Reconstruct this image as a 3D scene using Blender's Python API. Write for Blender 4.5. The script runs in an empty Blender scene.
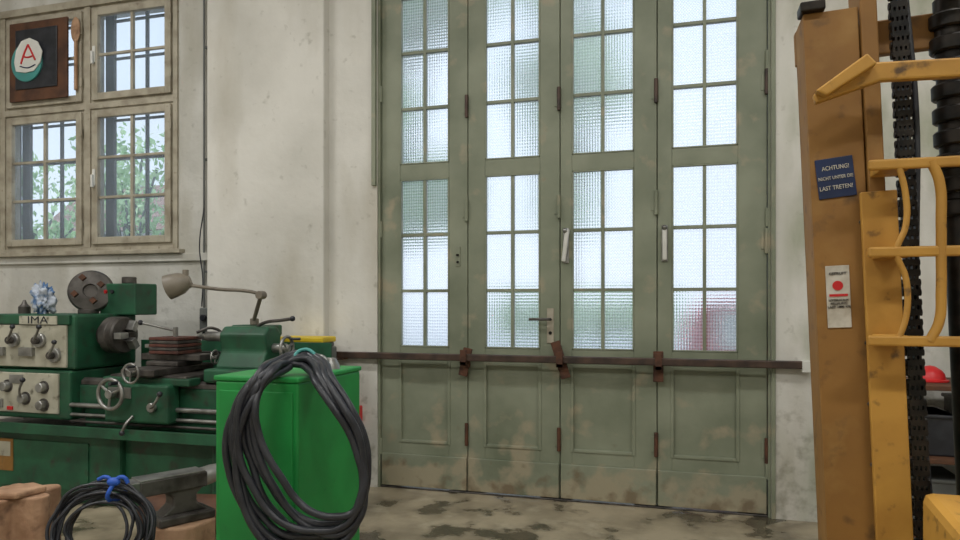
import bpy, bmesh, math, random
from mathutils import Vector, Matrix, Euler
random.seed(7)
S = bpy.context.scene
COL = S.collection

def C(r,g,b):
    f=lambda v:(v/255/12.92) if v/255<=0.04045 else ((v/255+0.055)/1.055)**2.4
    return (f(r),f(g),f(b),1)

# ------------------------------------------------------------------ materials
def mat(name, c1, c2=None, scale=4, lo=.4, hi=.65, rough=.6, metal=0, bump=0, bscale=30, coords='Object', detail=6, c3=None, s3=20, lo3=.62, hi3=.7, grime=0, rough3=None, extra=None):
    m=bpy.data.materials.new(name); m.use_nodes=True
    nt=m.node_tree; N=nt.nodes; L=nt.links
    b=N['Principled BSDF']; b.inputs['Roughness'].default_value=rough; b.inputs['Metallic'].default_value=metal
    tc=N.new('ShaderNodeNewGeometry') if coords=='World' else N.new('ShaderNodeTexCoord')
    out=tc.outputs['Position'] if coords=='World' else tc.outputs['Object']
    def noise(sc,det=6,st=None):
        n=N.new('ShaderNodeTexNoise'); n.inputs['Scale'].default_value=sc; n.inputs['Detail'].default_value=det
        if st:
            mp=N.new('ShaderNodeMapping');mp.inputs['Scale'].default_value=st;L.new(out,mp.inputs['Vector']);L.new(mp.outputs['Vector'],n.inputs['Vector'])
        else: L.new(out,n.inputs['Vector'])
        return n.outputs['Fac']
    if c2 is None: c2=tuple([v*.8 for v in c1[:3]]+[1])
    r=N.new('ShaderNodeValToRGB'); L.new(noise(scale,detail),r.inputs['Fac'])
    r.color_ramp.elements[0].position=lo; r.color_ramp.elements[0].color=c1
    r.color_ramp.elements[1].position=hi; r.color_ramp.elements[1].color=c2
    col=r.outputs['Color']
    if extra: # (colour, scale, stretch, lo, hi, max, xmin-or-None): soft streaky stains, optionally only where x > xmin
        for ec,es,st,el,eh,em,xm in extra:
            mx=N.new('ShaderNodeMix');mx.data_type='RGBA'
            q=N.new('ShaderNodeMapRange');q.inputs['From Min'].default_value=el;q.inputs['From Max'].default_value=eh;q.inputs['To Max'].default_value=em
            L.new(noise(es,8,st),q.inputs['Value']);f=q.outputs['Result']
            if xm is not None:
                sp=N.new('ShaderNodeSeparateXYZ');L.new(out,sp.inputs[0])
                q2=N.new('ShaderNodeMapRange');q2.inputs['From Min'].default_value=xm;q2.inputs['From Max'].default_value=xm+.1;L.new(sp.outputs['X'],q2.inputs['Value'])
                mu=N.new('ShaderNodeMath');mu.operation='MULTIPLY';L.new(f,mu.inputs[0]);L.new(q2.outputs['Result'],mu.inputs[1]);f=mu.outputs[0]
            L.new(f,mx.inputs['Factor']);L.new(col,mx.inputs['A']);mx.inputs['B'].default_value=ec;col=mx.outputs['Result']
    if c3:
        mx=N.new('ShaderNodeMix'); mx.data_type='RGBA'
        r3=N.new('ShaderNodeMapRange'); r3.inputs['From Min'].default_value=lo3; r3.inputs['From Max'].default_value=hi3
        fac=noise(s3,8)
        if grime:
            sp=N.new('ShaderNodeSeparateXYZ');L.new(out,sp.inputs[0])
            mr=N.new('ShaderNodeMapRange');L.new(sp.outputs['Z'],mr.inputs['Value'])
            mr.inputs['From Min'].default_value=0;mr.inputs['From Max'].default_value=1.3;mr.inputs['To Min'].default_value=grime;mr.inputs['To Max'].default_value=0
            ad=N.new('ShaderNodeMath');ad.operation='ADD';L.new(fac,ad.inputs[0]);L.new(mr.outputs['Result'],ad.inputs[1]);fac=ad.outputs[0]
        L.new(fac,r3.inputs['Value']); L.new(r3.outputs['Result'],mx.inputs['Factor'])
        L.new(col,mx.inputs['A']); mx.inputs['B'].default_value=c3; col=mx.outputs['Result']
        if rough3 is not None:
            rr=N.new('ShaderNodeMapRange');L.new(r3.outputs['Result'],rr.inputs['Value']);rr.inputs['To Min'].default_value=rough;rr.inputs['To Max'].default_value=rough3
            L.new(rr.outputs['Result'],b.inputs['Roughness'])
    L.new(col,b.inputs['Base Color'])
    if bump:
        bp=N.new('ShaderNodeBump'); bp.inputs['Strength'].default_value=bump; bp.inputs['Distance'].default_value=.02
        L.new(noise(bscale,8),bp.inputs['Height']); L.new(bp.outputs['Normal'],b.inputs['Normal'])
    return m

M={}
M['wall']=mat('plaster_white',C(220,218,211),C(200,198,190),scale=1.3,lo=.42,hi=.68,rough=.9,bump=.32,bscale=9,coords='World',c3=C(134,130,114),s3=14,lo3=.64,hi3=.98,grime=.20,
   extra=[(C(176,170,154),1.6,(1.6,1.6,.5),.50,.78,.7,None),(C(140,146,118),2.6,(1.5,1.5,.6),.44,.74,.75,.56)])
M['wall2']=mat('plaster_window_bay',C(210,209,203),C(188,187,180),scale=1.6,rough=.9,bump=.45,bscale=12,coords='World',c3=C(124,121,110),s3=15,lo3=.62,hi3=.96,grime=.14,
   extra=[(C(166,162,148),2.0,(1.6,1.6,.5),.48,.76,.7,None)])
M['ceil']=mat('ceiling_paint',C(190,188,182),rough=.95,coords='World')
M['floor']=mat('concrete_floor',C(170,158,134),C(122,112,93),scale=2.4,rough=.42,bump=.12,bscale=25,coords='World',c3=C(78,72,58),s3=3.0,lo3=.52,hi3=.60,rough3=.18,
   extra=[(C(196,186,162),5,(1,1,1),.55,.75,.7,None)])
M['sash']=mat('window_wood_paint',C(176,169,152),C(148,140,123),scale=8,rough=.6,bump=.1,c3=C(104,90,72),s3=25,lo3=.64,hi3=.8)
M['steel']=mat('steel',C(165,165,162),C(120,119,115),scale=8,rough=.38,metal=.75)
M['dsteel']=mat('dark_steel',C(96,92,88),C(60,56,53),scale=10,rough=.45,metal=.45)
M['black']=mat('black_rubber',C(34,36,42),C(50,52,58),scale=12,rough=.38)
M['iron']=mat('grease_black_iron',C(22,21,20),C(48,42,36),scale=20,rough=.4,metal=.5)
M['rust']=mat('rusty_iron',C(98,64,46),C(68,46,36),scale=14,rough=.75,metal=.2,bump=.2)
M['bar']=mat('dark_bar',C(82,64,54),C(52,43,38),scale=9,rough=.5,metal=.2)
M['lgreen']=mat('lathe_green',C(38,92,64),C(27,70,49),scale=5,rough=.48,bump=.06,c3=C(50,54,44),s3=12,lo3=.56,hi3=.76)
M['cream']=mat('lathe_cream',C(188,185,168),C(162,159,142),scale=5,rough=.5,c3=C(92,87,72),s3=18,lo3=.58,hi3=.76)
M['cgreen']=mat('cabinet_green',C(32,146,68),C(26,128,58),scale=3,rough=.5,bump=.03,c3=C(26,96,50),s3=14,lo3=.62,hi3=.84)
M['yellow']=mat('stacker_yellow',C(192,144,62),C(168,122,50),scale=6,rough=.55,bump=.04,c3=C(90,66,38),s3=24,lo3=.60,hi3=.74)
M['ochre']=mat('mast_mustard',C(150,108,50),C(130,92,42),scale=4,lo=.35,hi=.7,rough=.6,bump=.05,c3=C(78,58,36),s3=16,lo3=.58,hi3=.80,
   extra=[(C(168,130,72),9,(1,1,1),.54,.8,.7,None)])
M['oyel']=mat('box_yellow',C(226,196,40),rough=.5)
M['wood']=mat('cut_wood',C(182,146,116),C(140,106,80),scale=7,rough=.8,bump=.3,c3=C(96,70,54),s3=12,lo3=.55,hi3=.75)
M['dwood']=mat('dark_wood',C(96,62,40),C(66,42,30),scale=6,rough=.7,bump=.2)
M['taupe']=mat('lamp_taupe',C(136,128,114),C(112,104,92),scale=6,rough=.45)
M['blue']=mat('blue_plastic',C(40,90,190),rough=.5)
M['bluesign']=mat('sign_blue',C(24,44,86),C(20,36,70),rough=.4)
M['white']=mat('white_paint',C(225,225,220),C(205,205,198),rough=.6)
M['paper']=mat('aged_label',C(206,202,190),C(182,176,162),scale=30,rough=.7)
M['red']=mat('red_paint',C(206,36,40),C(186,30,34),rough=.4)
M['teal']=mat('teal_paint',C(70,150,146),rough=.5)
M['cloth']=mat('cloth_blue_white',C(180,188,200),C(84,116,156),scale=9,lo=.48,hi=.56,rough=.9)
M['grey']=mat('grey_paint',C(110,114,112),C(90,92,90),rough=.6)
M['storm']=mat('storm_sash_paint',C(84,80,76),C(66,62,58),rough=.7)
M['leaf']=mat('foliage_hazed',C(142,180,120),C(102,142,90),scale=1.4,rough=.9)  # leaf colour lightened to carry the haze of the glass
M['leaf2']=mat('foliage_pale_hazed',C(186,210,168),C(146,180,132),scale=1.4,rough=.9)  # paler still: haze and a brighter window view put into the colour
M['asph']=mat('asphalt_lightened',C(200,201,202),C(184,185,186),rough=.9)  # yard colour raised so it throws more daylight onto the door glass
M['facade']=mat('facade',C(210,211,212),C(192,192,192),scale=.6,rough=.9)
M['tile']=mat('roof_tile',C(160,136,126),C(130,112,106),rough=.9)
M['tarry']=mat('rag_redbrown',C(104,62,52),C(70,46,40),scale=20,rough=.7,metal=.2)

def door_mat(name,amp,lowz):
    m=bpy.data.materials.new(name); m.use_nodes=True
    nt=m.node_tree;N=nt.nodes;L=nt.links;b=N['Principled BSDF'];b.inputs['Roughness'].default_value=.5
    g=N.new('ShaderNodeNewGeometry'); 
    def noise(s,d=8):
        n=N.new('ShaderNodeTexNoise');n.inputs['Scale'].default_value=s;n.inputs['Detail'].default_value=d;L.new(g.outputs['Position'],n.inputs['Vector']);return n.outputs['Fac']
    r=N.new('ShaderNodeValToRGB');L.new(noise(2.2),r.inputs['Fac'])
    r.color_ramp.elements[0].position=.36;r.color_ramp.elements[0].color=C(139,144,124)
    r.color_ramp.elements[1].position=.68;r.color_ramp.elements[1].color=C(110,117,97)
    sp=N.new('ShaderNodeSeparateXYZ');L.new(g.outputs['Position'],sp.inputs[0])
    mr=N.new('ShaderNodeMapRange');L.new(sp.outputs['Z'],mr.inputs['Value'])
    mr.inputs['From Min'].default_value=0;mr.inputs['From Max'].default_value=lowz;mr.inputs['To Min'].default_value=amp;mr.inputs['To Max'].default_value=0
    def layer(prev,sc,a,bb,c,mxv=1):
        ad=N.new('ShaderNodeMath');ad.operation='ADD';L.new(noise(sc),ad.inputs[0]);L.new(mr.outputs['Result'],ad.inputs[1])
        m2=N.new('ShaderNodeMapRange');m2.inputs['From Min'].default_value=a;m2.inputs['From Max'].default_value=bb;m2.inputs['To Max'].default_value=mxv;L.new(ad.outputs[0],m2.inputs['Value'])
        mx=N.new('ShaderNodeMix');mx.data_type='RGBA';L.new(m2.outputs['Result'],mx.inputs['Factor']);L.new(prev,mx.inputs['A']);mx.inputs['B'].default_value=c
        return mx.outputs['Result']
    col=layer(r.outputs['Color'],5,.58,.70,C(160,150,126),.85)
    col=layer(col,8,.70,.86,C(112,96,74),.8)
    L.new(col,b.inputs['Base Color'])
    bp=N.new('ShaderNodeBump');bp.inputs['Strength'].default_value=.15;bp.inputs['Distance'].default_value=.01;L.new(noise(25),bp.inputs['Height']);L.new(bp.outputs['Normal'],b.inputs['Normal'])
    return m
M['door']=door_mat('door_sage_paint',.10,.6)
M['kick']=door_mat('door_kickboard_paint',.26,.34)

def fluted():
    m=bpy.data.materials.new('fluted_glass');m.use_nodes=True
    nt=m.node_tree;N=nt.nodes;L=nt.links;N.remove(N['Principled BSDF']);o=N['Material Output']
    gl=N.new('ShaderNodeBsdfRefraction');gl.inputs['Roughness'].default_value=.27;gl.inputs['IOR'].default_value=1.14;gl.inputs['Color'].default_value=(.97,.98,1,1)
    tr=N.new('ShaderNodeBsdfTranslucent');tr.inputs['Color'].default_value=(.94,.97,1,1)
    gs=N.new('ShaderNodeBsdfGlossy');gs.inputs['Roughness'].default_value=.25
    g=N.new('ShaderNodeNewGeometry')
    w=N.new('ShaderNodeTexWave');w.bands_direction='X';w.inputs['Scale'].default_value=17;w.inputs['Distortion'].default_value=.6
    L.new(g.outputs['Position'],w.inputs['Vector'])
    w2=N.new('ShaderNodeTexWave');w2.bands_direction='Z';w2.inputs['Scale'].default_value=14;w2.inputs['Distortion'].default_value=.6
    L.new(g.outputs['Position'],w2.inputs['Vector'])
    ad=N.new('ShaderNodeMath');ad.operation='ADD';L.new(w.outputs['Fac'],ad.inputs[0]);L.new(w2.outputs['Fac'],ad.inputs[1])
    bp=N.new('ShaderNodeBump');bp.inputs['Strength'].default_value=.45;bp.inputs['Distance'].default_value=.004
    L.new(ad.outputs[0],bp.inputs['Height'])
    for s in (gl,gs): L.new(bp.outputs['Normal'],s.inputs['Normal'])
    # the pressed pattern is milkier on its ridges
    mr=N.new('ShaderNodeMapRange');L.new(ad.outputs[0],mr.inputs['Value']);mr.inputs['From Max'].default_value=2;mr.inputs['To Min'].default_value=.24;mr.inputs['To Max'].default_value=.52
    a=N.new('ShaderNodeMixShader');L.new(mr.outputs['Result'],a.inputs[0]);L.new(gl.outputs[0],a.inputs[1]);L.new(tr.outputs[0],a.inputs[2])
    c=N.new('ShaderNodeMixShader');c.inputs[0].default_value=.05;L.new(a.outputs[0],c.inputs[1]);L.new(gs.outputs[0],c.inputs[2])
    L.new(c.outputs[0],o.inputs['Surface']);return m
M['fglass']=fluted()
def clear():
    m=bpy.data.materials.new('window_glass');m.use_nodes=True
    nt=m.node_tree;N=nt.nodes;L=nt.links;N.remove(N['Principled BSDF']);o=N['Material Output']
    t=N.new('ShaderNodeBsdfTransparent');t.inputs[0].default_value=(.86,.89,.91,1)
    gs=N.new('ShaderNodeBsdfTranslucent');gs.inputs['Color'].default_value=(.9,.95,1,1)
    g2=N.new('ShaderNodeBsdfGlossy');g2.inputs['Roughness'].default_value=.05
    a=N.new('ShaderNodeMixShader');a.inputs[0].default_value=.22;L.new(t.outputs[0],a.inputs[1]);L.new(gs.outputs[0],a.inputs[2])
    c=N.new('ShaderNodeMixShader');c.inputs[0].default_value=.05;L.new(a.outputs[0],c.inputs[1]);L.new(g2.outputs[0],c.inputs[2])
    L.new(c.outputs[0],o.inputs['Surface']);return m
M['glass']=clear()
def emis(name,col,st):
    m=bpy.data.materials.new(name);m.use_nodes=True;b=m.node_tree.nodes['Principled BSDF']
    b.inputs['Emission Color'].default_value=col;b.inputs['Emission Strength'].default_value=st;return m
M['tube']=emis('added_lamp_tube',(1,.97,.9,1),4)  # glow for the tubes of the added ceiling lights

# ------------------------------------------------------------------ builders
def group(name,loc=(0,0,0),rot=(0,0,0)):
    e=bpy.data.objects.new(name,None);e.location=loc;e.rotation_euler=rot;e.empty_display_size=.1;COL.objects.link(e);return e
def obj(p,name,me,m,smooth=False):
    me.materials.append(M[m] if isinstance(m,str) else m)
    o=bpy.data.objects.new(name,me);COL.objects.link(o)
    if p: o.parent=p
    if smooth:
        for f in me.polygons:f.use_smooth=True
    return o
def bev(o,w,seg=2):
    if w>0:
        b=o.modifiers.new('bevel','BEVEL');b.width=w;b.segments=seg;b.limit_method='ANGLE'
    return o
def box(p,name,x0,x1,y0,y1,z0,z1,m,w=.003,rot=None):
    bm=bmesh.new();bmesh.ops.create_cube(bm,size=1)
    c=Vector(((x0+x1)/2,(y0+y1)/2,(z0+z1)/2));d=(abs(x1-x0),abs(y1-y0),abs(z1-z0))
    for v in bm.verts:v.co=Vector((v.co.x*d[0],v.co.y*d[1],v.co.z*d[2]))
    me=bpy.data.meshes.new(name);bm.to_mesh(me);bm.free()
    o=obj(p,name,me,m);o.location=c
    if rot:o.rotation_euler=rot
    return bev(o,min(w,min(d)*.3))
def boxes(p,name,lst,m,w=0):
    bm=bmesh.new()
    for (x0,x1,y0,y1,z0,z1) in lst:
        r=bmesh.ops.create_cube(bm,size=1)
        for v in r['verts']:v.co=Vector(((x0+x1)/2+v.co.x*(x1-x0),(y0+y1)/2+v.co.y*(y1-y0),(z0+z1)/2+v.co.z*(z1-z0)))
    me=bpy.data.meshes.new(name);bm.to_mesh(me);bm.free();return bev(obj(p,name,me,m),w)
def ring(x0,x1,y0,y1,z0,z1,s):
    return [(x0,x0+s,y0,y1,z0,z1),(x1-s,x1,y0,y1,z0,z1),(x0+s,x1-s,y0+.0005,y1-.0005,z0,z0+s),(x0+s,x1-s,y0+.0005,y1-.0005,z1-s,z1)]
def spin(p,name,a,b,prof,m,seg=32):
    a=Vector(a);b=Vector(b);ax=(b-a).normalized();q=ax.to_track_quat('Z','Y').to_matrix()
    bm=bmesh.new();rings=[]
    for t,r in prof:
        rings.append([bm.verts.new(a+ax*t+q@Vector((math.cos(2*math.pi*i/seg)*r,math.sin(2*math.pi*i/seg)*r,0))) for i in range(seg)])
    for k in range(len(rings)-1):
        for i in range(seg):
            bm.faces.new((rings[k][i],rings[k][(i+1)%seg],rings[k+1][(i+1)%seg],rings[k+1][i]))
    bm.faces.new(rings[0][::-1]);bm.faces.new(rings[-1])
    bmesh.ops.recalc_face_normals(bm,faces=bm.faces)
    me=bpy.data.meshes.new(name);bm.to_mesh(me);bm.free();o=obj(p,name,me,m,True)
    o.modifiers.new('es','EDGE_SPLIT').split_angle=math.radians(35)
    return o
def cyl(p,name,a,b,r,m,r2=None,seg=28,w=.0):
    L=(Vector(b)-Vector(a)).length;r2=r if r2 is None else r2
    c=min(r,r2,L)*.12
    return spin(p,name,a,b,[(0,r-c),(c,r),(L-c,r2),(L,r2-c)],m,seg)
def ball(p,name,c,r,m,sc=(1,1,1),sub=3):
    bm=bmesh.new();bmesh.ops.create_icosphere(bm,subdivisions=sub,radius=r)
    for v in bm.verts:v.co=Vector(c)+Vector((v.co.x*sc[0],v.co.y*sc[1],v.co.z*sc[2]))
    me=bpy.data.meshes.new(name);bm.to_mesh(me);bm.free();return obj(p,name,me,m,True)
def tube(p,name,pts,r,m,cyc=False,res=4,bez=True,res_u=8):
    cu=bpy.data.curves.new(name,'CURVE');cu.dimensions='3D';cu.bevel_depth=r;cu.bevel_resolution=res;cu.resolution_u=res_u
    cu.use_fill_caps=True
    if bez:
        s=cu.splines.new('BEZIER');s.bezier_points.add(len(pts)-1)
        for q,pt in zip(s.bezier_points,pts):q.co=pt;q.handle_left_type=q.handle_right_type='AUTO'
    else:
        s=cu.splines.new('POLY');s.points.add(len(pts)-1)
        for q,pt in zip(s.points,pts):q.co=(*pt,1)
    s.use_cyclic_u=cyc
    t=bpy.data.objects.new('tmp',cu);COL.objects.link(t)
    bpy.context.view_layer.update()
    me=bpy.data.meshes.new_from_object(t.evaluated_get(bpy.context.evaluated_depsgraph_get()))
    bpy.data.objects.remove(t);me.materials.clear();return obj(p,name,me,m,True)
def prism(p,name,pts,axis,lo,hi,m,w=.003):
    bm=bmesh.new()
    def mk(a,b,c):
        return {'x':(c,a,b),'y':(a,c,b),'z':(a,b,c)}[axis]
    A=[bm.verts.new(mk(a,b,lo)) for a,b in pts];B=[bm.verts.new(mk(a,b,hi)) for a,b in pts]
    n=len(pts);bm.faces.new(A);bm.faces.new(B[::-1])
    for i in range(n):bm.faces.new((A[i],B[i],B[(i+1)%n],A[(i+1)%n]))
    bmesh.ops.recalc_face_normals(bm,faces=bm.faces)
    me=bpy.data.meshes.new(name);bm.to_mesh(me);bm.free();return bev(obj(p,name,me,m),w)
def text(p,name,s,loc,size,m,rot=(math.pi/2,0,0),sx=1):
    cu=bpy.data.curves.new(name,'FONT');cu.body=s;cu.size=size;cu.extrude=.001;cu.align_x='CENTER';cu.align_y='CENTER'
    t=bpy.data.objects.new('tmp',cu);COL.objects.link(t);bpy.context.view_layer.update()
    me=bpy.data.meshes.new_from_object(t.evaluated_get(bpy.context.evaluated_depsgraph_get()))
    bpy.data.objects.remove(t);me.materials.clear();o=obj(p,name,me,m);o.location=loc;o.rotation_euler=rot;o.scale=(sx,1,1);return o

# ------------------------------------------------------------------ room shell
XL,XR,YB,H=-7.6,3.6,-8.2,5.0
boxes(None,'floor',[(XL,XR,YB,.4,-.12,0)],'floor')
boxes(None,'ceiling',[(XL-.2,XR+.2,YB-.2,.4,H,H+.15)],'ceil')
boxes(None,'wall_left',[(XL-.2,XL,YB,.4,0,H)],'wall')
boxes(None,'wall_right',[(XR,XR+.2,YB,.4,0,H)],'wall')
boxes(None,'wall_rear',[(XL-.2,XR+.2,YB-.2,YB,0,H)],'wall')
wf=boxes(None,'wall_front',[
  (-2.58,-2.165,-.04,.4,0,H),(.53,XR,-.04,.4,0,H),(-2.165,.53,-.04,.4,4.12,H)],'wall')
wb=boxes(None,'wall_window_bay',[
  (XL,-3.56,.05,.4,0,1.80),(XL,-3.56,.05,.4,3.94,H),(-4.0,-3.56,.05,.4,1.80,3.94),(XL,-6.78,.05,.4,1.80,3.94)],'wall2')
boxes(None,'wall_pilaster',[(-3.58,-2.56,-.12,.4,0,H)],'wall',.012)
box(None,'trim_window_sill',-6.85,-3.92,-.02,.11,1.765,1.80,'sash',.006)
box(None,'trim_dado_ledge',XL,-3.6,.02,.06,1.70,1.765,'wall2',.006)

# ------------------------------------------------------------------ folding door, four leaves
leaves=[(-2.145,-1.482,-2.000,-1.621),(-1.476,-.818,-1.352,-.955),(-.812,-.170,-.733,-.317),(-.164,.510,-.072,.337)]
lowr=[1.037,1.446,1.855,2.262];upr=[2.372,2.780,3.190,3.600,4.01]
for n,(x0,x1,g0,g1) in enumerate(leaves):
    d=group('door_%d'%(n+1))
    L=[(x0,g0,0,.05,.015,4.10),(g1,x1,0,.05,.015,4.10)]
    rails=[(.25,.345),(.925,1.037),(2.262,2.372),(4.01,4.10)]
    for a,b in rails:L.append((g0,g1,.0005,.05,a,b))
    boxes(d,'frame',L,'door',.003)
    if n<3: box(d,'gap_light_block',x1-.02,x1+.026,.052,.066,.015,4.10,'door',.002)  # strip added behind the leaf gap to block daylight showing through
    box(d,'kick_board',x0+.004,x1-.004,-.018,.0,.018,.252,'kick',.004)
    box(d,'panel',g0,g1,.018,.035,.34,.93,'door',0)
    boxes(d,'panel_moulding',[(g0-.01,g0+.012,-.006,.02,.335,.935),(g1-.012,g1+.01,-.006,.02,.335,.935),(g0+.012,g1-.012,-.006,.02,.335,.357),(g0+.012,g1-.012,-.006,.02,.913,.935)],'door',.004)
    xm=(g0+g1)/2;mt=[]
    for rr in (lowr,upr):
        mt.append((xm-.011,xm+.011,.004,.046,rr[0],rr[-1]))
        for z in rr[1:-1]:mt.append((g0,g1,.006,.044,z-.011,z+.011))
        mt+= [(g0,g0+.01,-.003,.03,rr[0],rr[-1]),(g1-.01,g1,-.003,.03,rr[0],rr[-1]),(g0,g1,-.003,.03,rr[0],rr[0]+.01),(g0,g1,-.003,.03,rr[-1]-.01,rr[-1])]
    boxes(d,'muntins',mt,'door',.002)
    bm=bmesh.new()
    for a,b in ((lowr[0],lowr[-1]),(upr[0],upr[-1])):
        bm.faces.new([bm.verts.new(v) for v in ((g0,.028,a),(g1,.028,a),(g1,.028,b),(g0,.028,b))])
    me=bpy.data.meshes.new('g');bm.to_mesh(me);bm.free();obj(d,'fluted_panes',me,'fglass')
    for hz in (.42,2.02 if n!=3 else 1.75,2.76,3.75):
        cyl(d,'hinge_barrel',(x1-.003,-.014,hz-.08),(x1-.003,-.014,hz+.08),.013,'rust' if hz<1 else ('bar' if (hz<3 and hz>2.5) else 'door'),seg=12)
        box(d,'hinge_leaf',x1-.035,x1-.004,-.006,.002,hz-.05,hz+.05,'door',.001)
    if n in (0,3):
        xx=x0-.003 if n==0 else x1
        for hz in (.3,1.9,2.9):
            cyl(d,'frame_hinge',(xx,-.014,hz-.06),(xx,-.014,hz+.06),.011,'door',seg=12)
    if n in (2,3):
        bx=(x0+g0)/2+.0
        box(d,'bolt_plate',bx-.02,bx+.02,-.01,.0,1.63,1.87,'steel',.003)
        box(d,'bolt_lever',bx-.014,bx+.014,-.045,-.012,1.64,1.86,'white',.006,rot=(.12,.14 if n==2 else 0,0))
        ball(d,'bolt_knob',(bx,-.05,1.85),.018,'steel')
    if n==1:
        bx=(g1+x1)/2+.005
        box(d,'lock_plate',bx-.024,bx+.024,-.008,0,1.08,1.32,'sash',.003)
        tube(d,'lever_handle',[(bx,-.005,1.245),(bx,-.05,1.245),(bx-.03,-.06,1.245),(bx-.14,-.058,1.245)],.010,'dsteel')
        cyl(d,'key_hole',(bx,-.012,1.15),(bx,-.007,1.15),.012,'iron',seg=14)
    if n==0:
        bx=(g1+x1)/2+.0
        box(d,'lock_plate',bx-.016,bx+.016,-.008,0,1.62,1.76,'door',.003)
        cyl(d,'lock_stub',(bx,-.03,1.70),(bx,0,1.70),.009,'iron',seg=12)
        cyl(d,'lock_stub_b',(bx,-.02,1.65),(bx,0,1.65),.009,'iron',seg=12)
fr=boxes(None,'trim_door_frame',[(-2.165,-2.148,-.03,.09,0,4.12),(.514,.53,-.03,.09,0,4.12),(-2.165,.53,0,.09,4.10,4.12),(-2.20,-2.168,-.07,-.04,2.22,4.25),(.53,.555,-.055,-.04,0,4.25)],'door',.003)
box(None,'trim_threshold',-2.165,.53,-.02,.12,.0,.012,'dsteel',.003)
lb=group('door_locking_bar')
box(lb,'bar',-2.52,.76,-.105,-.065,.950,.998,'bar',.006)
for i,x in enumerate((-1.478,-.80,-.155)):
    box(lb,'bracket_plate_%d'%i,x-.035,x+.03,-.062,-.045,.84,1.04 if i!=1 else 1.10,'rust',.004,rot=(0,(.2,-.3,.0)[i],0))
    box(lb,'bracket_shank_%d'%i,x-.02,x+.02,-.06,-.0,.90,.94,'rust',.003)
    box(lb,'bracket_hook_%d'%i,x-.022,x+.022,-.125,-.055,.925,.949,'rust',.003)
    box(lb,'bracket_lip_%d'%i,x-.022,x+.022,-.125,-.108,.925,1.03,'rust',.003)
box(lb,'wall_bracket_left',-2.45,-2.40,-.125,-.04,.94,.949,'rust',.002)
box(lb,'wall_bracket_right',.70,.75,-.112,-.04,.93,1.0,'white',.003)

# ------------------------------------------------------------------ windows
def window(n,x0,x1,z0,z1,rows,handle=0):
    g=group('window_%d'%n)
    f=.045
    boxes(g,'outer_frame',ring(x0,x1,.06,.16,z0,z1,f),'sash',0)
    a0,a1,b0,b1=x0+.03,x1-.03,z0+.03,z1-.03;s=.06
    boxes(g,'sash_frame',ring(a0,a1,.035,.085,b0,b1,s),'sash',.005)
    i0,i1,j0,j1=a0+s,a1-s,b0+s,b1-s
    mt=[((i0+i1)/2-.013,(i0+i1)/2+.013,.05,.08,j0,j1)]
    for k in range(1,rows):
        z=j0+(j1-j0)*k/rows;mt.append((i0,i1,.052,.078,z-.011,z+.011))
    boxes(g,'muntins',mt,'sash',.003)
    bm=bmesh.new();bm.faces.new([bm.verts.new(v) for v in ((i0,.07,j0),(i1,.07,j0),(i1,.07,j1),(i0,.07,j1))])
    me=bpy.data.meshes.new('g');bm.to_mesh(me);bm.free();obj(g,'panes',me,'glass')
    mt=[(x0,i0+.0,.22,.25,z0,z1),(i1-.0,x1,.22,.25,z0,z1),(i0,i1,.22,.25,z0,j0+.02),((i0+i1)/2-.012,(i0+i1)/2+.012,.222,.245,j0+.02,z1)]
    for k in range(1,rows+1):
        z=j0+(j1-j0)*k/rows+.02
        if z<z1: mt.append((i0,i1,.224,.243,z-.010,z+.010))
    boxes(g,'storm_sash',mt,'storm',0)
    if handle:
        hx=a0+s/2 if handle<0 else a1-s/2;hz=(z0+z1)/2
        box(g,'handle_plate',hx-.014,hx+.014,.025,.036,hz-.07,hz+.07,'white',.003)
        box(g,'handle',hx-.010,hx+.010,-.0,.024,hz-.09,hz+.02,'white',.005)
    for hz in (z0+.2,z1-.2):
        cyl(g,'hinge',(a1+.005,.03,hz-.04),(a1+.005,.03,hz+.04),.009,'sash',seg=10)
    return g
zA,zB,zC=1.83,3.03,3.90
window(1,-6.76,-5.87,zA,zB,3)
window(2,-5.83,-4.935,zA,zB,3)
window(3,-4.885,-4.02,zA,zB,3,handle=-1)
window(4,-6.76,-5.87,zB+.03,zC,2)
window(5,-5.83,-4.935,zB+.03,zC,2)
window(6,-4.885,-4.02,zB+.03,zC,2,handle=-1)
boxes(None,'trim_window_surround',[(-6.80,-3.98,.03,.07,3.90,3.96),(-4.02,-3.98,.03,.07,1.8,3.90),(-4.94,-4.88,.045,.12,1.835,3.02),(-4.94,-4.88,.045,.12,3.07,3.9),(-5.875,-5.825,.045,.12,1.835,3.02),(-5.875,-5.825,.045,.12,3.07,3.9),(-6.8,-4.02,.045,.12,3.02,3.07),(-6.8,-4.02,.05,.14,1.80,1.835)],'sash',0)
sg=group('emblem_board')
box(sg,'board',-5.72,-5.08,.0,.02,3.13,3.82,'dwood',.004)
box(sg,'black_field',-5.64,-5.18,-.012,.0,3.23,3.75,'black',.06)
spin(sg,'teal_disc',(-5.50,-.012,3.46),(-5.50,-.03,3.46),[(0,.17),(.012,.17),(.018,.16)],'teal',40)
prism(sg,'white_shape',[(-5.62,3.46),(-5.60,3.38),(-5.50,3.36),(-5.40,3.37),(-5.33,3.44),(-5.31,3.53),(-5.36,3.62),(-5.45,3.66),(-5.54,3.64),(-5.60,3.56)],'y',-.040,-.030,'white',.003)
tube(sg,'red_outline_a',[(-5.54,-.042,3.44),(-5.50,-.042,3.53),(-5.46,-.042,3.60)],.008,'red')
tube(sg,'red_outline_b',[(-5.46,-.042,3.60),(-5.42,-.042,3.53),(-5.38,-.042,3.46)],.008,'red')
tube(sg,'red_crossbar',[(-5.51,-.042,3.50),(-5.46,-.042,3.49),(-5.40,-.042,3.50)],.007,'red')
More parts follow.
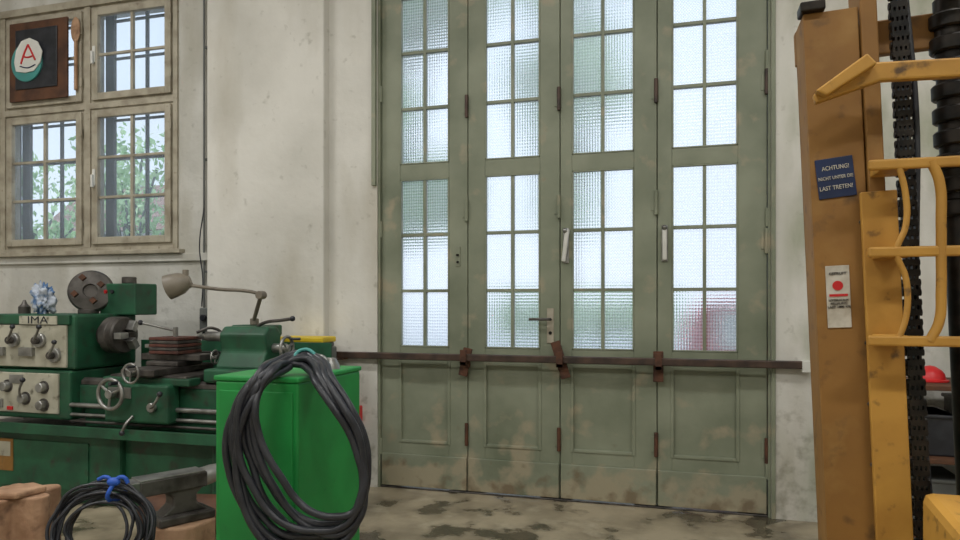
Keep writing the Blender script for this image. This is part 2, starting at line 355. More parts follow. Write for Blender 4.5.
tube(sg,'blue_underline',[(-5.55,-.042,3.42),(-5.46,-.042,3.40),(-5.38,-.042,3.42)],.005,'bluesign')
pd=group('wooden_paddle')
box(pd,'handle',-5.01,-4.985,.0,.025,3.18,3.62,'wood',.008)
ball(pd,'blade',(-5.0,.012,3.70),.05,'wood',(1,.25,2.2))
cd=group('conduit_pipe')
cyl(cd,'pipe',(-3.66,.02,1.33),(-3.66,.02,4.98),.014,'white',seg=14)
cyl(cd,'pipe_thin',(-3.72,.03,1.0),(-3.72,.03,4.98),.008,'grey',seg=10)
for z in (1.6,2.5,3.4):box(cd,'clip',-3.69,-3.63,.0,.05,z,z+.02,'grey',.002)
tube(cd,'loose_wire',[(-3.60,-.125,2.1),(-3.63,-.14,1.8),(-3.60,-.14,1.55),(-3.64,-.10,1.33)],.005,'black')
sw=group('wall_switch')
box(sw,'housing',-3.72,-3.62,-.03,.05,1.13,1.32,'grey',.01);cyl(sw,'knob',(-3.67,-.06,1.24),(-3.67,-.03,1.24),.025,'black')
tube(sw,'cable',[(-3.70,-.0,1.14),(-3.72,-.0,.95),(-3.78,-.02,.6),(-3.8,-.05,.3)],.009,'black')
fs=group('red_wall_socket')
box(fs,'housing',-2.37,-2.28,-.10,-.04,.44,.60,'red',.01);box(fs,'cover',-2.36,-2.29,-.115,-.10,.46,.54,'red',.006)

# ------------------------------------------------------------------ lathe
la=group('metal_lathe')
box(la,'headstock',-4.80,-3.97,-.98,-.42,.90,1.28,'lgreen',.02)
box(la,'headstock_face',-4.78,-4.03,-.995,-.975,.915,1.205,'cream',.006)
box(la,'name_plate_band',-4.78,-4.0,-1.0,-.975,1.21,1.275,'lgreen',.004)
box(la,'name_plate',-4.43,-4.10,-1.006,-.996,1.208,1.268,'cream',.003)
text(la,'maker_letters','IMA',(-4.265,-1.0075,1.238),.072,'black',sx=1.5)
box(la,'gearbox',-4.80,-3.99,-1.0,-.45,.56,.895,'lgreen',.015)
box(la,'gearbox_face',-4.70,-4.08,-1.015,-.995,.60,.875,'cream',.006)
for x,z in ((-4.48,1.10),(-4.25,1.10),(-4.12,1.0)):
    cyl(la,'selector_boss',(x,-1.02,z),(x,-.99,z),.05,'steel');cyl(la,'selector_hub',(x,-1.055,z),(x,-1.02,z),.025,'dsteel')
    tube(la,'selector_lever',[(x,-1.05,z),(x+.05,-1.07,z+.05),(x+.08,-1.08,z+.09)],.008,'steel');ball(la,'selector_ball',(x+.082,-1.082,z+.095),.017,'black')
for x,z in ((-4.52,.78),(-4.36,.70),(-4.20,.78),(-4.20,.66)):
    cyl(la,'gear_knob',(x,-1.06,z),(x,-1.01,z),.032,'steel');cyl(la,'gear_skirt',(x,-1.02,z),(x,-1.01,z),.045,'dsteel')
tube(la,'gear_lever',[(-4.36,-1.05,.70),(-4.34,-1.08,.76),(-4.30,-1.09,.83)],.008,'steel');ball(la,'gear_lever_ball',(-4.30,-1.09,.835),.018,'black')
for x,z in ((-4.62,1.02),(-4.62,.66),(-4.36,1.02),(-4.44,.83)): box(la,'data_plate',x-.06,x+.06,-1.022,-.996,z-.03,z+.03,'steel',.002)
box(la,'data_plate_red',-4.52,-4.47,-1.024,-1.012,.615,.64,'red',.002)
cyl(la,'spindle_nose',(-3.98,-.72,1.13),(-3.90,-.72,1.13),.085,'dsteel')
spin(la,'chuck',(-3.92,-.72,1.13),(-3.74,-.72,1.13),[(0,.115),(.01,.13),(.06,.13),(.065,.125),(.07,.13),(.115,.13),(.125,.12),(.126,.04),(.10,.035)],'dsteel',40)
for k in range(3):
    a=k*2.094+.5;o=box(la,'jaw_%d'%k,-.0,.06,-.022,.022,.03,.105,'steel',.003);o.location=Vector((-3.765,-.72+math.sin(a)*.07,1.13+math.cos(a)*.07));o.rotation_euler=(-a,0,0)
box(la,'bed',-3.99,-2.30,-.93,-.50,.66,.80,'lgreen',.012)
prism(la,'front_way',[(-.93,.80),(-.93,.825),(-.90,.845),(-.87,.825),(-.87,.80)],'x',-3.97,-2.30,'dsteel',.001)
prism(la,'rear_way',[(-.58,.80),(-.58,.835),(-.51,.835),(-.51,.80)],'x',-3.97,-2.30,'dsteel',.001)
box(la,'bed_web',-3.99,-2.32,-.88,-.55,.50,.67,'lgreen',.01)
cyl(la,'lead_screw',(-4.0,-.985,.665),(-2.33,-.985,.665),.016,'steel',seg=14)
cyl(la,'feed_rod',(-4.0,-.985,.60),(-2.33,-.985,.60),.012,'steel',seg=14)
cyl(la,'switch_rod',(-4.0,-.985,.555),(-2.33,-.985,.555),.009,'dsteel',seg=14)
box(la,'rod_end_bracket',-2.36,-2.28,-1.01,-.90,.53,.70,'lgreen',.01)
box(la,'chip_tray',-4.86,-2.22,-1.10,-.36,.475,.50,'dsteel',.008)
boxes(la,'tray_lip',[(-4.86,-2.22,-1.105,-1.09,.475,.545),(-2.235,-2.22,-1.09,-.36,.475,.545)],'lgreen',.002)
box(la,'base_plinth',-4.84,-2.26,-.98,-.42,.0,.06,'lgreen',.01)
box(la,'base_left',-4.84,-3.55,-1.03,-.40,.05,.475,'lgreen',.02)
box(la,'base_middle',-3.56,-2.8,-.98,-.42,.05,.475,'lgreen',.01)
box(la,'base_right',-2.85,-2.26,-1.03,-.40,.05,.475,'lgreen',.02)
box(la,'base_door',-4.66,-3.80,-1.04,-1.028,.10,.42,'lgreen',.006)
box(la,'sticker',-4.58,-4.44,-1.045,-1.036,.20,.42,'ochre',.001);box(la,'sticker_inset',-4.56,-4.46,-1.047,-1.044,.30,.40,'cream',.0005)
box(la,'saddle',-3.66,-3.06,-1.0,-.48,.835,.885,'dsteel',.01)
box(la,'saddle_wing_front',-3.70,-3.02,-1.02,-.90,.82,.87,'lgreen',.01)
box(la,'apron',-3.64,-3.14,-1.07,-.955,.58,.835,'lgreen',.018)
box(la,'apron_plate',-3.60,-3.42,-1.078,-1.068,.74,.81,'steel',.002)
box(la,'cross_slide',-3.50,-3.24,-1.08,-.48,.885,.93,'dsteel',.008)
box(la,'compound_base',-3.50,-3.24,-.86,-.60,.93,.965,'dsteel',.01)
box(la,'compound_slide',-3.60,-3.12,-.79,-.65,.965,1.01,'dsteel',.008)
for k in range(5):
    box(la,'tool_post_layer_%d'%k,-3.49+.004*(k%2),-3.25-.004*(k%2),-.84,-.60,1.012+k*.023,1.032+k*.023,'tarry' if k%2==0 else 'dsteel',.004)
cyl(la,'tool_post_bolt',(-3.37,-.72,1.12),(-3.37,-.72,1.19),.018,'steel',seg=6)
tube(la,'tool_post_handle',[(-3.37,-.72,1.165),(-3.46,-.76,1.19),(-3.56,-.82,1.22)],.009,'steel');ball(la,'tool_post_ball',(-3.57,-.825,1.222),.018,'black')
box(la,'tool_bit',-3.54,-3.44,-.82,-.79,1.05,1.075,'steel',.002)
box(la,'chuck_guard_rail',-3.74,-3.05,-.50,-.47,.96,1.01,'dsteel',.004)
tube(la,'coolant_pipe',[(-3.15,-.46,.9),(-3.15,-.47,1.10),(-3.2,-.55,1.18),(-3.28,-.62,1.15)],.010,'dsteel')
def handwheel(c,ax,r,nm):
    c=Vector(c);ax=Vector(ax).normalized();q=ax.to_track_quat('Z','Y').to_matrix()
    pts=[c+q@Vector((math.cos(i*math.pi/10)*r,math.sin(i*math.pi/10)*r,0)) for i in range(20)]
    tube(la,nm+'_rim',pts,r*.14,'steel',cyc=True,res_u=3)
    cyl(la,nm+'_hub',c-ax*.03,c+ax*.02,r*.30,'steel')
    for k in range(3):
        a=k*2.094+.4;cyl(la,nm+'_spoke',c,c+q@Vector((math.cos(a)*r,math.sin(a)*r,0)),r*.10,'steel',seg=10)
    e=c+q@Vector((math.cos(.9)*r,math.sin(.9)*r,0));cyl(la,nm+'_grip',e,e+ax*.07,r*.13,'black')
handwheel((-3.54,-1.12,.77),(0,-1,0),.095,'carriage_wheel')
handwheel((-3.37,-1.13,.908),(0,-1,0),.06,'cross_feed_wheel')
handwheel((-3.05,-.72,.988),(1,0,0),.045,'compound_wheel')
cyl(la,'half_nut_hub',(-3.25,-1.10,.69),(-3.25,-1.07,.69),.03,'steel')
tube(la,'half_nut_lever',[(-3.25,-1.1,.69),(-3.20,-1.12,.72),(-3.15,-1.13,.78)],.009,'steel');ball(la,'half_nut_ball',(-3.15,-1.13,.785),.018,'black')
tube(la,'apron_lever',[(-3.40,-1.08,.63),(-3.42,-1.12,.58),(-3.44,-1.13,.53)],.009,'steel');ball(la,'apron_lever_ball',(-3.44,-1.13,.525),.018,'black')
box(la,'tailstock_base',-2.98,-2.62,-.94,-.50,.84,.93,'lgreen',.015)
prism(la,'tailstock_body',[(-.86,.93),(-.80,1.04),(-.82,1.15),(-.77,1.20),(-.67,1.20),(-.62,1.15),(-.64,1.04),(-.58,.93)],'x',-2.95,-2.60,'lgreen',.015)
cyl(la,'quill',(-3.12,-.72,1.13),(-2.93,-.72,1.13),.033,'steel');cyl(la,'live_centre',(-3.19,-.72,1.13),(-3.12,-.72,1.13),.006,'steel',r2=.025)
handwheel((-2.50,-.72,1.06),(1,0,0),.075,'tail_wheel')
cyl(la,'tail_spindle',(-2.60,-.72,1.06),(-2.50,-.72,1.06),.03,'steel')
tube(la,'tail_clamp_lever',[(-2.72,-.72,1.20),(-2.66,-.74,1.225),(-2.50,-.78,1.245),(-2.42,-.80,1.255)],.011,'dsteel');ball(la,'tail_clamp_ball',(-2.41,-.80,1.256),.018,'black')
box(la,'splash_guard',-3.95,-2.35,-.40,-.385,.50,1.08,'lgreen',.003)
box(la,'control_box',-4.12,-3.80,-.62,-.40,1.27,1.50,'lgreen',.01)
cyl(la,'control_cap',(-3.92,-.55,1.50),(-3.92,-.55,1.55),.05,'dsteel')
for x in (-4.06,-4.0):cyl(la,'control_button',(x,-.635,1.44),(x,-.62,1.44),.014,'red' if x<-4.03 else 'black',seg=14)
lp=group('work_lamp')
box(lp,'base_block',-3.00,-2.70,-.62,-.45,1.13,1.205,'lgreen',.012)
box(lp,'base_post',-2.93,-2.83,-.56,-.42,.52,1.13,'lgreen',.005)
cyl(lp,'base_swivel',(-2.86,-.55,1.205),(-2.86,-.55,1.25),.03,'taupe')
tube(lp,'lower_arm',[(-2.86,-.56,1.23),(-2.79,-.62,1.32),(-2.72,-.68,1.41)],.014,'taupe')
cyl(lp,'elbow',(-2.72,-.71,1.41),(-2.72,-.65,1.41),.028,'taupe')
tube(lp,'upper_arm',[(-2.72,-.68,1.415),(-2.80,-.70,1.435),(-3.0,-.76,1.45),(-3.17,-.82,1.475)],.012,'taupe')
ball(lp,'head_joint',(-3.18,-.82,1.48),.026,'taupe')
spin(lp,'shade',(-3.17,-.82,1.51),(-3.36,-.90,1.44),[(0,.03),(.03,.055),(.06,.072),(.12,.082),(.155,.084),(.157,.079),(.12,.068)],'taupe',32)
cyl(lp,'shade_knob',(-3.20,-.83,1.54),(-3.20,-.83,1.58),.02,'taupe')

ck=group('spare_lathe_chuck')
spin(ck,'body',(-4.20,-.60,1.435),(-4.10,-.74,1.455),[(0,.12),(.01,.15),(.07,.155),(.09,.15),(.10,.14),(.11,.05),(.09,.045)],'dsteel',36)
a=Vector((-4.115,-.72,1.452));ax=Vector((.1,-.14,.02)).normalized();q=ax.to_track_quat('Z','Y').to_matrix()
for k in range(4):
    an=k*math.pi/2+.4;c=a+q@Vector((math.cos(an)*.09,math.sin(an)*.09,.02));cyl(ck,'jaw_%d'%k,c,c+ax*.045,.026,'rust',seg=4)
cyl(ck,'foot',(-4.18,-.66,1.28),(-4.18,-.66,1.31),.07,'dsteel')
def blob(p,name,c,r,m,sc,amp,seed,sub=4,f=4):
    from mathutils import noise
    bm=bmesh.new();bmesh.ops.create_icosphere(bm,subdivisions=sub,radius=1)
    for v in bm.verts:
        n=noise.fractal(v.co*f/2+Vector((seed,seed*2,0)),1,2,4)
        v.co=v.co*(1+amp*n);v.co=Vector(c)+Vector((v.co.x*sc[0],v.co.y*sc[1],v.co.z*sc[2]))*r
    me=bpy.data.meshes.new(name);bm.to_mesh(me);bm.free();return obj(p,name,me,m,True)
blob(None,'crumpled_rag',(-4.33,-.90,1.378),.095,'cloth',(.75,.6,1.05),.6,3,5,5)
bt=group('oil_can')
spin(bt,'can',(-4.62,-.8,1.28),(-4.62,-.8,1.38),[(0,.04),(.05,.04),(.07,.02),(.10,.008)],'dsteel',20)

tcb=group('tool_cabinet')
box(tcb,'body',-2.80,-2.44,-.352,-.14,.03,1.04,'grey',.01);box(tcb,'plinth',-2.78,-2.46,-.34,-.15,0,.03,'black',.002)
for k in range(4):
    box(tcb,'drawer_%d'%k,-2.785,-2.455,-.362,-.351,.08+k*.235,.30+k*.235,'grey',.004)
yc=group('yellow_case')
box(yc,'case',-2.79,-2.45,-.34,-.16,1.042,1.075,'grey',.01);box(yc,'lid',-2.80,-2.44,-.35,-.15,1.075,1.115,'oyel',.01);tube(yc,'handle',[(-2.7,-.34,1.06),(-2.7,-.365,1.06),(-2.55,-.365,1.06),(-2.55,-.34,1.06)],.006,'black')

# ------------------------------------------------------------------ green metal cabinet with hose
gc=group('green_metal_cabinet')
X0,X1,Y0,Y1=-1.735,-1.375,-2.47,-1.95
box(gc,'body',X0,X1,Y0,Y1,.10,1.055,'cgreen',.008)
box(gc,'lid',X0-.006,X1+.006,Y0-.006,Y1+.006,1.055,1.075,'cgreen',.006)
box(gc,'front_panel',X0+.02,X1-.02,Y0-.006,Y0+.01,.16,1.02,'cgreen',.003)
boxes(gc,'side_louvres',[(X1-.003,X1+.006,Y0+.12,Y1-.12,.25+k*.04,.265+k*.04) for k in range(6)],'cgreen',.001)
for x in (X0+.05,X1-.05):
    for y in (Y0+.06,Y1-.06):
        cyl(gc,'caster',(x-.018,y,.045),(x+.018,y,.045),.045,'black');box(gc,'caster_fork',x-.024,x+.024,y-.03,y+.03,.07,.10,'steel',.003)
tube(gc,'lift_handle',[(-1.58,-2.25,1.07),(-1.58,-2.25,1.12),(-1.50,-2.2,1.13),(-1.42,-2.18,1.12),(-1.42,-2.18,1.07)],.010,'steel')
spin(gc,'lift_eye_base',(-1.45,-2.10,1.075),(-1.45,-2.10,1.12),[(0,.05),(.02,.045),(.045,.03)],'steel',20)
hb=group('rubber_hose_coil',loc=(-1.367,-2.469,0),rot=(0,0,math.radians(16.2)))
def hose(xl,xr,zt,zb,yo,seed,lean=0,r=.0135):
    rnd=random.Random(seed);pts=[];cx=(xl+xr)/2;rx=(xr-xl)/2;cz=(zt+zb)/2;rz=(zt-zb)/2
    for i in range(18):
        t=2*math.pi*i/18+math.pi/2
        s=math.sin(t);c=math.cos(t)
        cc=math.copysign(abs(c)**.85,c);x=cx+rx*cc*(1-.25*max(0,s)**2)-.03*s+lean*(-s);z=cz+rz*s
        up=max(0,(s-.70)/.30);y=yo-.03+.24*up
        if z<1.105 and c<.2: y=min(y,-.085-.02*(x<-.1))
        pts.append((x+rnd.uniform(-.006,.006),y+rnd.uniform(-.005,.005),z+rnd.uniform(-.006,.006)))
    tube(hb,'loop_%d'%seed,pts,r,'black',cyc=True)
specs=[(-.235,.262,1.130,.49),(-.215,.255,1.150,.52),(-.200,.240,1.120,.47),(-.185,.250,1.140,.545),(-.165,.228,1.160,.50),(-.145,.243,1.125,.57),(-.125,.235,1.145,.535),(-.10,.222,1.115,.60)]
for k,(a_,b_,c_,d_) in enumerate(specs):
    hose(a_,b_,c_,d_,-.06-.014*(k%4),k,lean=.010*k)
tube(hb,'hose_tail',[(-.06,.08,1.11),(-.12,-.11,1.04),(-.19,-.125,.85),(-.16,-.13,.62),(-.05,-.13,.44),(.03,-.12,.25),(.02,-.12,.03)],.0135,'black')
tube(hb,'tie_strap',[(-.06,.10,1.13),(-.03,.13,1.17),(.02,.12,1.16),(.04,.10,1.11)],.007,'teal')

# ------------------------------------------------------------------ foreground left
def stump(name,c,r,h,seed,notch=.12):
    rnd=random.Random(seed);g=group(name,loc=(c[0],c[1],0))
    pts=[]
    for i in range(40):
        a=2*math.pi*i/40;rr=r*(1+notch*math.sin(a*5+seed)*.5+.04*rnd.uniform(-1,1));pts.append((math.cos(a)*rr,math.sin(a)*rr))
    prism(g,'trunk',pts,'z',0,h,'wood',.012);return g
s1=stump('wood_stump',(-2.93,-2.30),.155,.49,2,.45)
prism(s1,'split_block',[(-.02,-.14),(.12,-.10),(.14,.04),(.02,.08),(-.06,-.02)],'z',.49,.52,'wood',.01)
av=stump('anvil_stump',(-2.44,-1.80),.15,.26,5)
an=group('anvil',loc=(-2.44,-1.80,.26),rot=(0,0,math.radians(62)))
prism(an,'foot',[(-.14,-.09),(.14,-.09),(.14,.09),(-.14,.09)],'z',0,.045,'dsteel',.01)
prism(an,'waist',[(-.12,.04),(-.06,.09),(-.06,.13),(-.12,.17),(.11,.17),(.06,.13),(.06,.09),(.12,.04)],'y',-.05,.05,'dsteel',.01)
box(an,'face_block',-.22,.11,-.06,.06,.16,.235,'dsteel',.006)
box(an,'face_plate',-.22,.10,-.058,.058,.235,.243,'steel',.003)
spin(an,'horn',(.10,0,.195),(.33,0,.235),[(0,.05),(.06,.048),(.14,.034),(.20,.018),(.232,.004)],'steel',24)
prism(an,'heel',[(-.30,.235),(-.21,.235),(-.21,.16),(-.28,.205)],'y',-.055,.055,'steel',.004)
lg=group('wood_log')
spin(lg,'bark',(-3.05,-1.36,.115),(-2.52,-1.24,.115),[(0,.10),(.01,.112),(.3,.115),(.53,.112),(.54,.10)],'dwood',28)
spin(lg,'cut_end',(-2.53,-1.242,.115),(-2.50,-1.235,.115),[(0,.10),(.028,.098)],'wood',28)
lg2=group('wood_log.001')
spin(lg2,'bark',(-2.42,-1.38,.10),(-2.0,-1.30,.10),[(0,.09),(.01,.098),(.3,.10),(.42,.098),(.43,.09)],'wood',28)
wb_=group('wood_block');box(wb_,'block',-2.58,-2.18,-2.50,-2.20,0,.155,'wood',.01);box(wb_,'plank',-2.62,-2.12,-2.44,-2.28,.155,.185,'dwood',.006)
cc=group('cable_coil',loc=(-2.38,-2.36,.39),rot=(math.radians(-14),0,math.radians(16)))
for k in range(12):
    rnd=random.Random(k+40);r=.20-.009*(k%10)
    ox=rnd.uniform(-.02,.02)
    pts=[(ox+math.cos(i*math.pi/7)*(r+rnd.uniform(-.010,.010))*1.1,-.03+(k%4)*.02+rnd.uniform(-.008,.008),math.sin(i*math.pi/7)*(r-.01+rnd.uniform(-.012,.012))) for i in range(14)]
    tube(cc,'turn_%d'%k,pts,.007,'black',cyc=True)
tube(cc,'tie',[(.03,-.05,.13),(.045,-.06,.17),(.055,-.01,.215),(.06,.05,.18),(.04,.04,.13)],.009,'blue',cyc=True)
tube(cc,'tie_tail',[(.05,-.05,.19),(.02,-.06,.215),(-.02,-.05,.205)],.008,'blue');tube(cc,'tie_tail_b',[(.05,-.05,.19),(.09,-.06,.215),(.11,-.05,.19)],.008,'blue')
ball(cc,'tie_knot',(.05,-.055,.195),.024,'blue',(1.2,.8,.8))

# ------------------------------------------------------------------ pallet stacker
fk=group('pallet_stacker')
ms=group('mast',loc=(.378,-2.85,0),rot=(0,math.radians(-2.4),0));ms.parent=fk
def m_box(n,*a,**k):return box(ms,n,*a,**k)
W=.90
for tag,o,sg_ in (('left',0,1),('right',W,-1)):
    f=lambda a,b:(min(o+sg_*a,o+sg_*b),max(o+sg_*a,o+sg_*b))
    a,b=f(0,.125);m_box('upright_face_'+tag,a,b,0,.014,.06,2.085,'ochre',.002)
    a,b=f(0,.014);m_box('upright_web_'+tag,a,b,.014,.13,.06,2.085,'ochre',.002)
    a,b=f(0,.125);m_box('upright_back_'+tag,a,b,.116,.13,.06,2.085,'ochre',.002)
    a,b=f(.128,.165);m_box('inner_channel_'+tag,a,b,-.012,.11,.10,2.20,'ochre',.003)
    a,b=f(.105,.185);m_box('inner_flange_'+tag,a,b,-.03,-.014,.10,1.62,'yellow',.003)
    a,b=f(-.008,.05);m_box('top_hook_'+tag,a,b,-.02,.04,2.085,2.11,'iron',.004)
for z in (.12,2.0):m_box('cross_member',.0,W,.13,.16,z,z+.09,'ochre',.004)
m_box('inner_cross_member',.14,W-.14,.02,.06,2.12,2.19,'ochre',.004)
for x in (.36,W-.36):
    cyl(ms,'lift_cylinder',(x,.13,.12),(x,.13,1.60),.030,'iron');cyl(ms,'lift_rod',(x,.13,1.6),(x,.13,2.12),.032,'iron')
    for k in range(9):cyl(ms,'gland_ring',(x,.13,1.56+k*.06),(x,.13,1.60+k*.06),.044,'iron',seg=20)
def chain(x,y,z0,z1,name):
    bm=bmesh.new();p=.024;n=int((z1-z0)/p)
    for i in range(n):
        z=z0+i*p
        outer=i%2
        for xo in ((-.015,-.005,.005,.015) if outer else (-.010,0,.010)):
            r=bmesh.ops.create_cube(bm,size=1)
            for v in r['verts']:
                v.co=Vector((x+xo+v.co.x*.005,y+v.co.y*.024,z+v.co.z*.038))
        bmesh.ops.create_cone(bm,segments=10,radius1=.009,radius2=.009,depth=.040,cap_ends=True,matrix=Matrix.Translation((x,y,z+p/2))@Matrix.Rotation(math.pi/2,4,'Y'))
    me=bpy.data.meshes.new(name);bm.to_mesh(me);bm.free();return obj(ms,name,me,'iron')
chain(.207,-.02,.35,2.2,'lift_chain_left');chain(W-.207,-.02,.35,2.2,'lift_chain_right')
tube(ms,'hydraulic_hose',[(.235,.02,2.1),(.24,.0,1.8),(.225,-.01,1.5),(.215,.0,1.25),(.235,.02,.9),(.25,.03,.5)],.008,'black')
sgn=group('warning_sign');sgn.parent=ms
rz=math.radians(-4)
box(sgn,'plate',.014,.100,-.004,-.0005,1.615,1.715,'bluesign',.002,rot=(0,rz,0))
for k,t in enumerate(('ACHTUNG!','NICHT UNTER DIE','LAST TRETEN!')):
    text(sgn,'line_%d'%k,t,(.057,-.0052,1.690-.025*k),.0150 if k!=1 else .0120,'paper',rot=(math.pi/2,rz,0),sx=.8)
tg=group('inspection_tag');tg.parent=ms
box(tg,'tag',.024,.078,-.004,-.0005,1.290,1.445,'paper',.002)
spin(tg,'tag_seal',(.05,-.004,1.395),(.05,-.007,1.395),[(0,.012),(.002,.012)],'red',24)
text(tg,'tag_heading','GEPRUFT',(.051,-.0055,1.425),.0095,'dsteel')
text(tg,'tag_text','HYDRAULIK\nPRUFUNG\nLAST 1000 KG',(.051,-.0055,1.35),.0085,'dsteel')
box(tg,'tag_stripe',.03,.072,-.006,-.004,1.368,1.374,'red',0)
for z in (.95,1.10,1.25,1.55,1.9):
    cyl(ms,'bolt',(.11,-.008,z),(.11,.0,z),.006,'dsteel',seg=6)
gd=group('operator_guard');gd.parent=fk
y0,y1=-2.965,-2.94
prism(gd,'top_bar',[(.296,1.848),(.405,1.925),(.430,1.912),(.64,1.905),(1.15,1.905),(1.15,1.862),(.64,1.862),(.440,1.868),(.302,1.826)],'y',y0,y1,'yellow',.005)
prism(gd,'top_bar_cap',[(.296,1.848),(.405,1.925),(.425,1.90),(.32,1.835)],'y',y0-.03,y0,'yellow',.004)
for n_,z in (('upper',1.672),('middle',1.470),('lower',1.265)):
    box(gd,'rail_'+n_,.412,1.14,y0-.008,y0+.008,z-.012,z+.012,'yellow',.005)
tube(gd,'left_bow',[(.475,y0,1.672),(.490,y0,1.60),(.490,y0,1.53),(.472,y0,1.47),(.490,y0,1.41),(.492,y0,1.33),(.475,y0,1.265)],.007,'yellow')
for k,x in enumerate((.553,.70,.85,1.0)):
    tube(gd,'bow_%d'%k,[(x-.012,y0,1.675),(x+.004,y0,1.63),(x+.008,y0,1.53),(x+.008,y0,1.47),(x+.008,y0,1.38),(x+.004,y0,1.31),(x-.015,y0,1.265)],.011,'yellow')
box(gd,'guard_post_right',1.13,1.17,y0,y1,.9,1.92,'yellow',.004)
for z in (1.672,1.47,1.265):box(gd,'guard_bracket',.44,.50,y0,-2.86,z-.012,z+.012,'yellow',.003)
prism(fk,'power_unit',[(-3.42,.10),(-3.42,.76),(-3.30,.89),(-2.98,.93),(-2.98,.10)],'x',.515,1.22,'yellow',.02)
box(fk,'power_unit_cover',.55,1.18,-3.432,-3.415,.2,.68,'black',.01)
for x in (.60,1.15):cyl(fk,'drive_wheel',(x-.04,-3.2,.10),(x+.04,-3.2,.10),.10,'black')
tube(fk,'tiller_arm',[(.85,-3.42,.5),(.85,-3.6,.8),(.85,-3.75,1.05)],.025,'iron');tube(fk,'tiller_handle',[(.72,-3.75,1.05),(.85,-3.78,1.10),(.98,-3.75,1.05)],.018,'black')
for x in (.52,1.0):
    box(fk,'fork_blade',x,x+.12,-2.62,-1.60,.14,.18,'iron',.008);box(fk,'fork_heel',x,x+.12,-2.66,-2.62,.14,.60,'iron',.006)
    box(fk,'support_leg',x-.02,x+.14,-2.70,-1.55,.03,.11,'ochre',.008);cyl(fk,'load_roller',(x,-1.62,.04),(x+.12,-1.62,.04),.04,'black')
box(fk,'fork_carriage',.50,1.14,-2.69,-2.66,.30,.62,'iron',.006)

# clutter behind
rk=group('storage_rack')
for x in (1.12,2.3):
    for y in (-.62,-.15):box(rk,'post',x-.02,x+.02,y-.02,y+.02,0,.90,'dsteel',.002)
for k,z in enumerate((.12,.52,.90)):box(rk,'shelf_%d'%k,1.10,2.32,-.64,-.13,z,z+.025,'dwood',.003)
for k,(x,z,w,h,mm) in enumerate(((1.16,.145,.25,.28,'grey'),(1.46,.145,.3,.2,'blue'),(1.82,.145,.3,.3,'dwood'),(1.18,.545,.2,.22,'black'),(1.42,.545,.3,.3,'dsteel'),(1.80,.545,.4,.2,'rust'))):
    box(rk,'crate_%d'%k,x,x+w,-.56,-.22,z,z+h,mm,.01);box(rk,'crate_lid_%d'%k,x-.01,x+w+.01,-.57,-.21,z+h-.02,z+h,mm,.006)
mo=group('electric_motor')
spin(mo,'housing',(1.45,-.4,1.04),(1.80,-.4,1.04),[(0,.06),(.02,.10)]+[(.04+.02*i,.105 if i%2 else .095) for i in range(13)]+[(.32,.09),(.35,.04)],'dsteel',28)
box(mo,'feet',1.5,1.75,-.5,-.3,.928,.96,'dsteel',.004)
hm=group('red_helmet')
spin(hm,'shell',(1.30,-.40,.928),(1.30,-.40,1.08),[(0,.09),(.008,.09),(.012,.075),(.04,.07),(.06,.055),(.08,.025),(.085,.005)],'red',32)

# ------------------------------------------------------------------ unseen ceiling lights, added to light the room
for i,(x,y) in enumerate(((-4.6,-2.6),(-1.2,-2.6),(1.8,-2.8),(-4.6,-5.8),(-1.2,-5.8),(1.8,-5.8))):
    g=group('added_ceiling_light' if i==0 else 'added_ceiling_light.%03d'%i)
    box(g,'housing',x-.7,x+.7,y-.09,y+.09,4.86,4.94,'white',.01);box(g,'hanger',x-.5,x+.5,y-.01,y+.01,4.94,5.0,'grey',.001)
    for s in (-.04,.04):cyl(g,'tube',(x-.65,y+s,4.84),(x+.65,y+s,4.84),.013,'tube',seg=12)
    ld=bpy.data.lights.new('added_area_light','AREA');ld.shape='RECTANGLE';ld.size=1.4;ld.size_y=.3;ld.energy=(70,34,50,76,66,64)[i];ld.color=(1,.985,.955)  # added lamp
    lo=bpy.data.objects.new('added_area_light',ld);lo.location=(x,y,4.80);lo.parent=g;COL.objects.link(lo)

# ------------------------------------------------------------------ outdoors
boxes(None,'ground_yard',[(-40,30,.42,60,-.2,-.06)],'asph')
def leaves_mesh(p,name,cs,n,size,m,rnd):
    vs=[];fs=[]
    for i in range(n):
        c,r=cs[rnd.randrange(len(cs))]
        d=Vector((rnd.gauss(0,1),rnd.gauss(0,1),rnd.gauss(0,1))).normalized()*r*rnd.random()**.4
        q=Euler((rnd.uniform(0,6.28),rnd.uniform(0,6.28),rnd.uniform(0,6.28))).to_matrix();s=size*rnd.uniform(.6,1.3)
        b=len(vs)
        for w in ((-1,0,0),(0,-.5,.1),(1,0,0),(0,.5,.1)):vs.append(Vector(c)+d+q@(Vector(w)*s))
        fs.append((b,b+1,b+2,b+3))
    me=bpy.data.meshes.new(name);me.from_pydata(vs,[],fs);return obj(p,name,me,m)
def tree(name,x,y,h,r,seed,m,n=3500,size=.13,bw='dwood'):
    g=group(name);rnd=random.Random(seed)
    cyl(g,'trunk',(x,y,-.06),(x,y,h*.7),.12,bw,r2=.06,seg=14)
    cs=[]
    for k in range(14):
        a=rnd.uniform(0,6.28);rr=rnd.uniform(.1,r*.8);c=(x+math.cos(a)*rr,y+math.sin(a)*rr*.6,h*.6+rnd.uniform(-.25,.4)*h)
        cs.append((c,r*.38));tube(g,'branch_%d'%k,[(x,y,h*.35+.02*k),((x+c[0])/2,(y+c[1])/2,(h*.4+c[2])/2+.1),c],.03,bw,res=2,res_u=4)
    leaves_mesh(g,'leaves',cs,n,size,m,rnd)
tree('garden_tree',-4.6,6.5,8.0,1.9,11,'leaf',6000);tree('garden_tree.001',-2.2,9.5,8.4,1.6,21,'leaf2',3500)
tree('garden_tree.002',-8.5,10,5.0,2.0,31,'leaf2',3000)
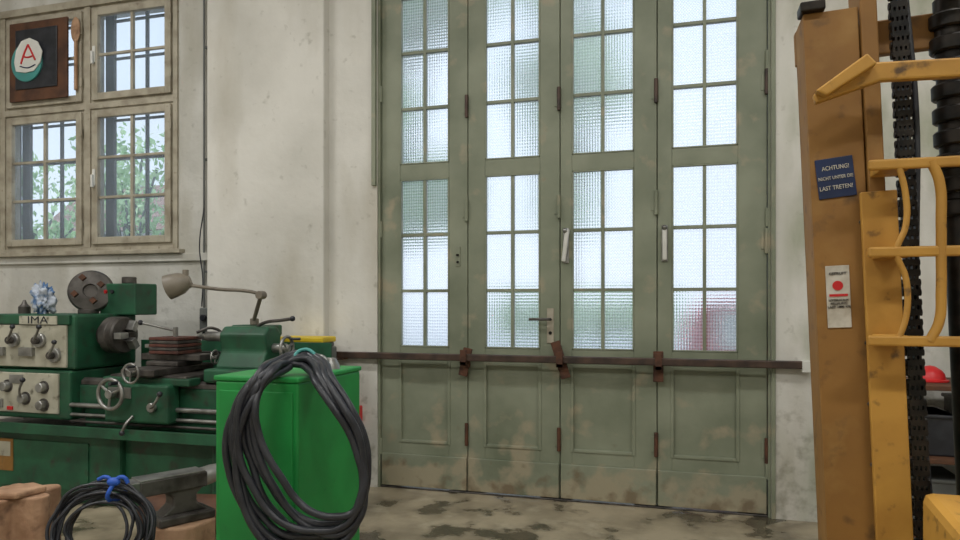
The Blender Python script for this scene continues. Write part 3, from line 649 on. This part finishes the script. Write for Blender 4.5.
tree('garden_tree.004',-14.2,10.5,5.4,2.2,51,'leaf2',1500,.11,'grey');tree('garden_tree.005',-18.5,11.5,5.2,2.2,57,'leaf2',1500,.11,'grey')
hd=group('hedge');rnd=random.Random(5)
leaves_mesh(hd,'leaves',[((-2.9+k*.6,8.2+.2*(k%2),1.1),.45) for k in range(5)],2600,.10,'leaf2',rnd)
for k in range(5):cyl(hd,'stem_%d'%k,(-2.9+k*.6,8.2,-.06),(-2.9+k*.6,8.2,1.1),.03,'dwood',seg=8)
nb=group('neighbour_house')
box(nb,'walls',-24,-15.5,17,21,-.06,4.2,'facade',.0);prism(nb,'roof',[(16.6,4.1),(19,6.2),(21.4,4.1)],'x',-24.3,-15.2,'tile',0)
for k in range(5):box(nb,'window_%d'%k,-23.2+k*1.6,-22.4+k*1.6,16.95,17.02,1.4,2.8,'grey',0)
car=group('red_car')
prism(car,'body',[(.3,.25),(.28,.85),(.34,1.22),(.50,1.38),(2.2,1.38),(2.9,.98),(3.7,.90),(3.8,.3)],'y',2.2,3.7,'red',.08)
for x in (1.0,3.2):
    for y in (2.2,3.6):cyl(car,'wheel',(x,y-.02,.27),(x,y+.18,.27),.33,'black')
prism(car,'side_glass',[(.60,.93),(.60,1.30),(2.1,1.30),(2.7,.95)],'y',2.185,2.2,'white',.0)
car.location=(-.30,0,0)

w=bpy.data.worlds.new('sky');S.world=w;w.use_nodes=True;nt=w.node_tree;N=nt.nodes;L=nt.links
bg=N['Background'];tc=N.new('ShaderNodeTexCoord');sp=N.new('ShaderNodeSeparateXYZ');rp=N.new('ShaderNodeValToRGB')
L.new(tc.outputs['Generated'],sp.inputs[0]);L.new(sp.outputs['Z'],rp.inputs['Fac']);L.new(rp.outputs['Color'],bg.inputs['Color'])
rp.color_ramp.elements[0].position=0;rp.color_ramp.elements[0].color=(.80,.89,1,1);rp.color_ramp.elements[1].position=.6;rp.color_ramp.elements[1].color=(.68,.82,1,1)
bg.inputs['Strength'].default_value=1.38
sd=bpy.data.lights.new('tree_fill_sun','SUN');sd.energy=1.8;sd.angle=.5;so=bpy.data.objects.new('tree_fill_sun',sd);so.rotation_euler=(math.radians(48),0,math.radians(-12));COL.objects.link(so);so.location=(0,-10,12)  # added to brighten the tree fronts; the sky itself is overcast

# ------------------------------------------------------------------ camera
cd_=bpy.data.cameras.new('camera');cd_.sensor_width=36;cd_.lens=36*700/960;cd_.shift_y=34/960
co=bpy.data.objects.new('camera',cd_);co.location=(0,-4.78,1.35);co.rotation_euler=(math.radians(90),0,math.radians(16.2));COL.objects.link(co)
S.camera=co
S.view_settings.view_transform='Standard'
S.view_settings.look='None'
S.view_settings.exposure=0
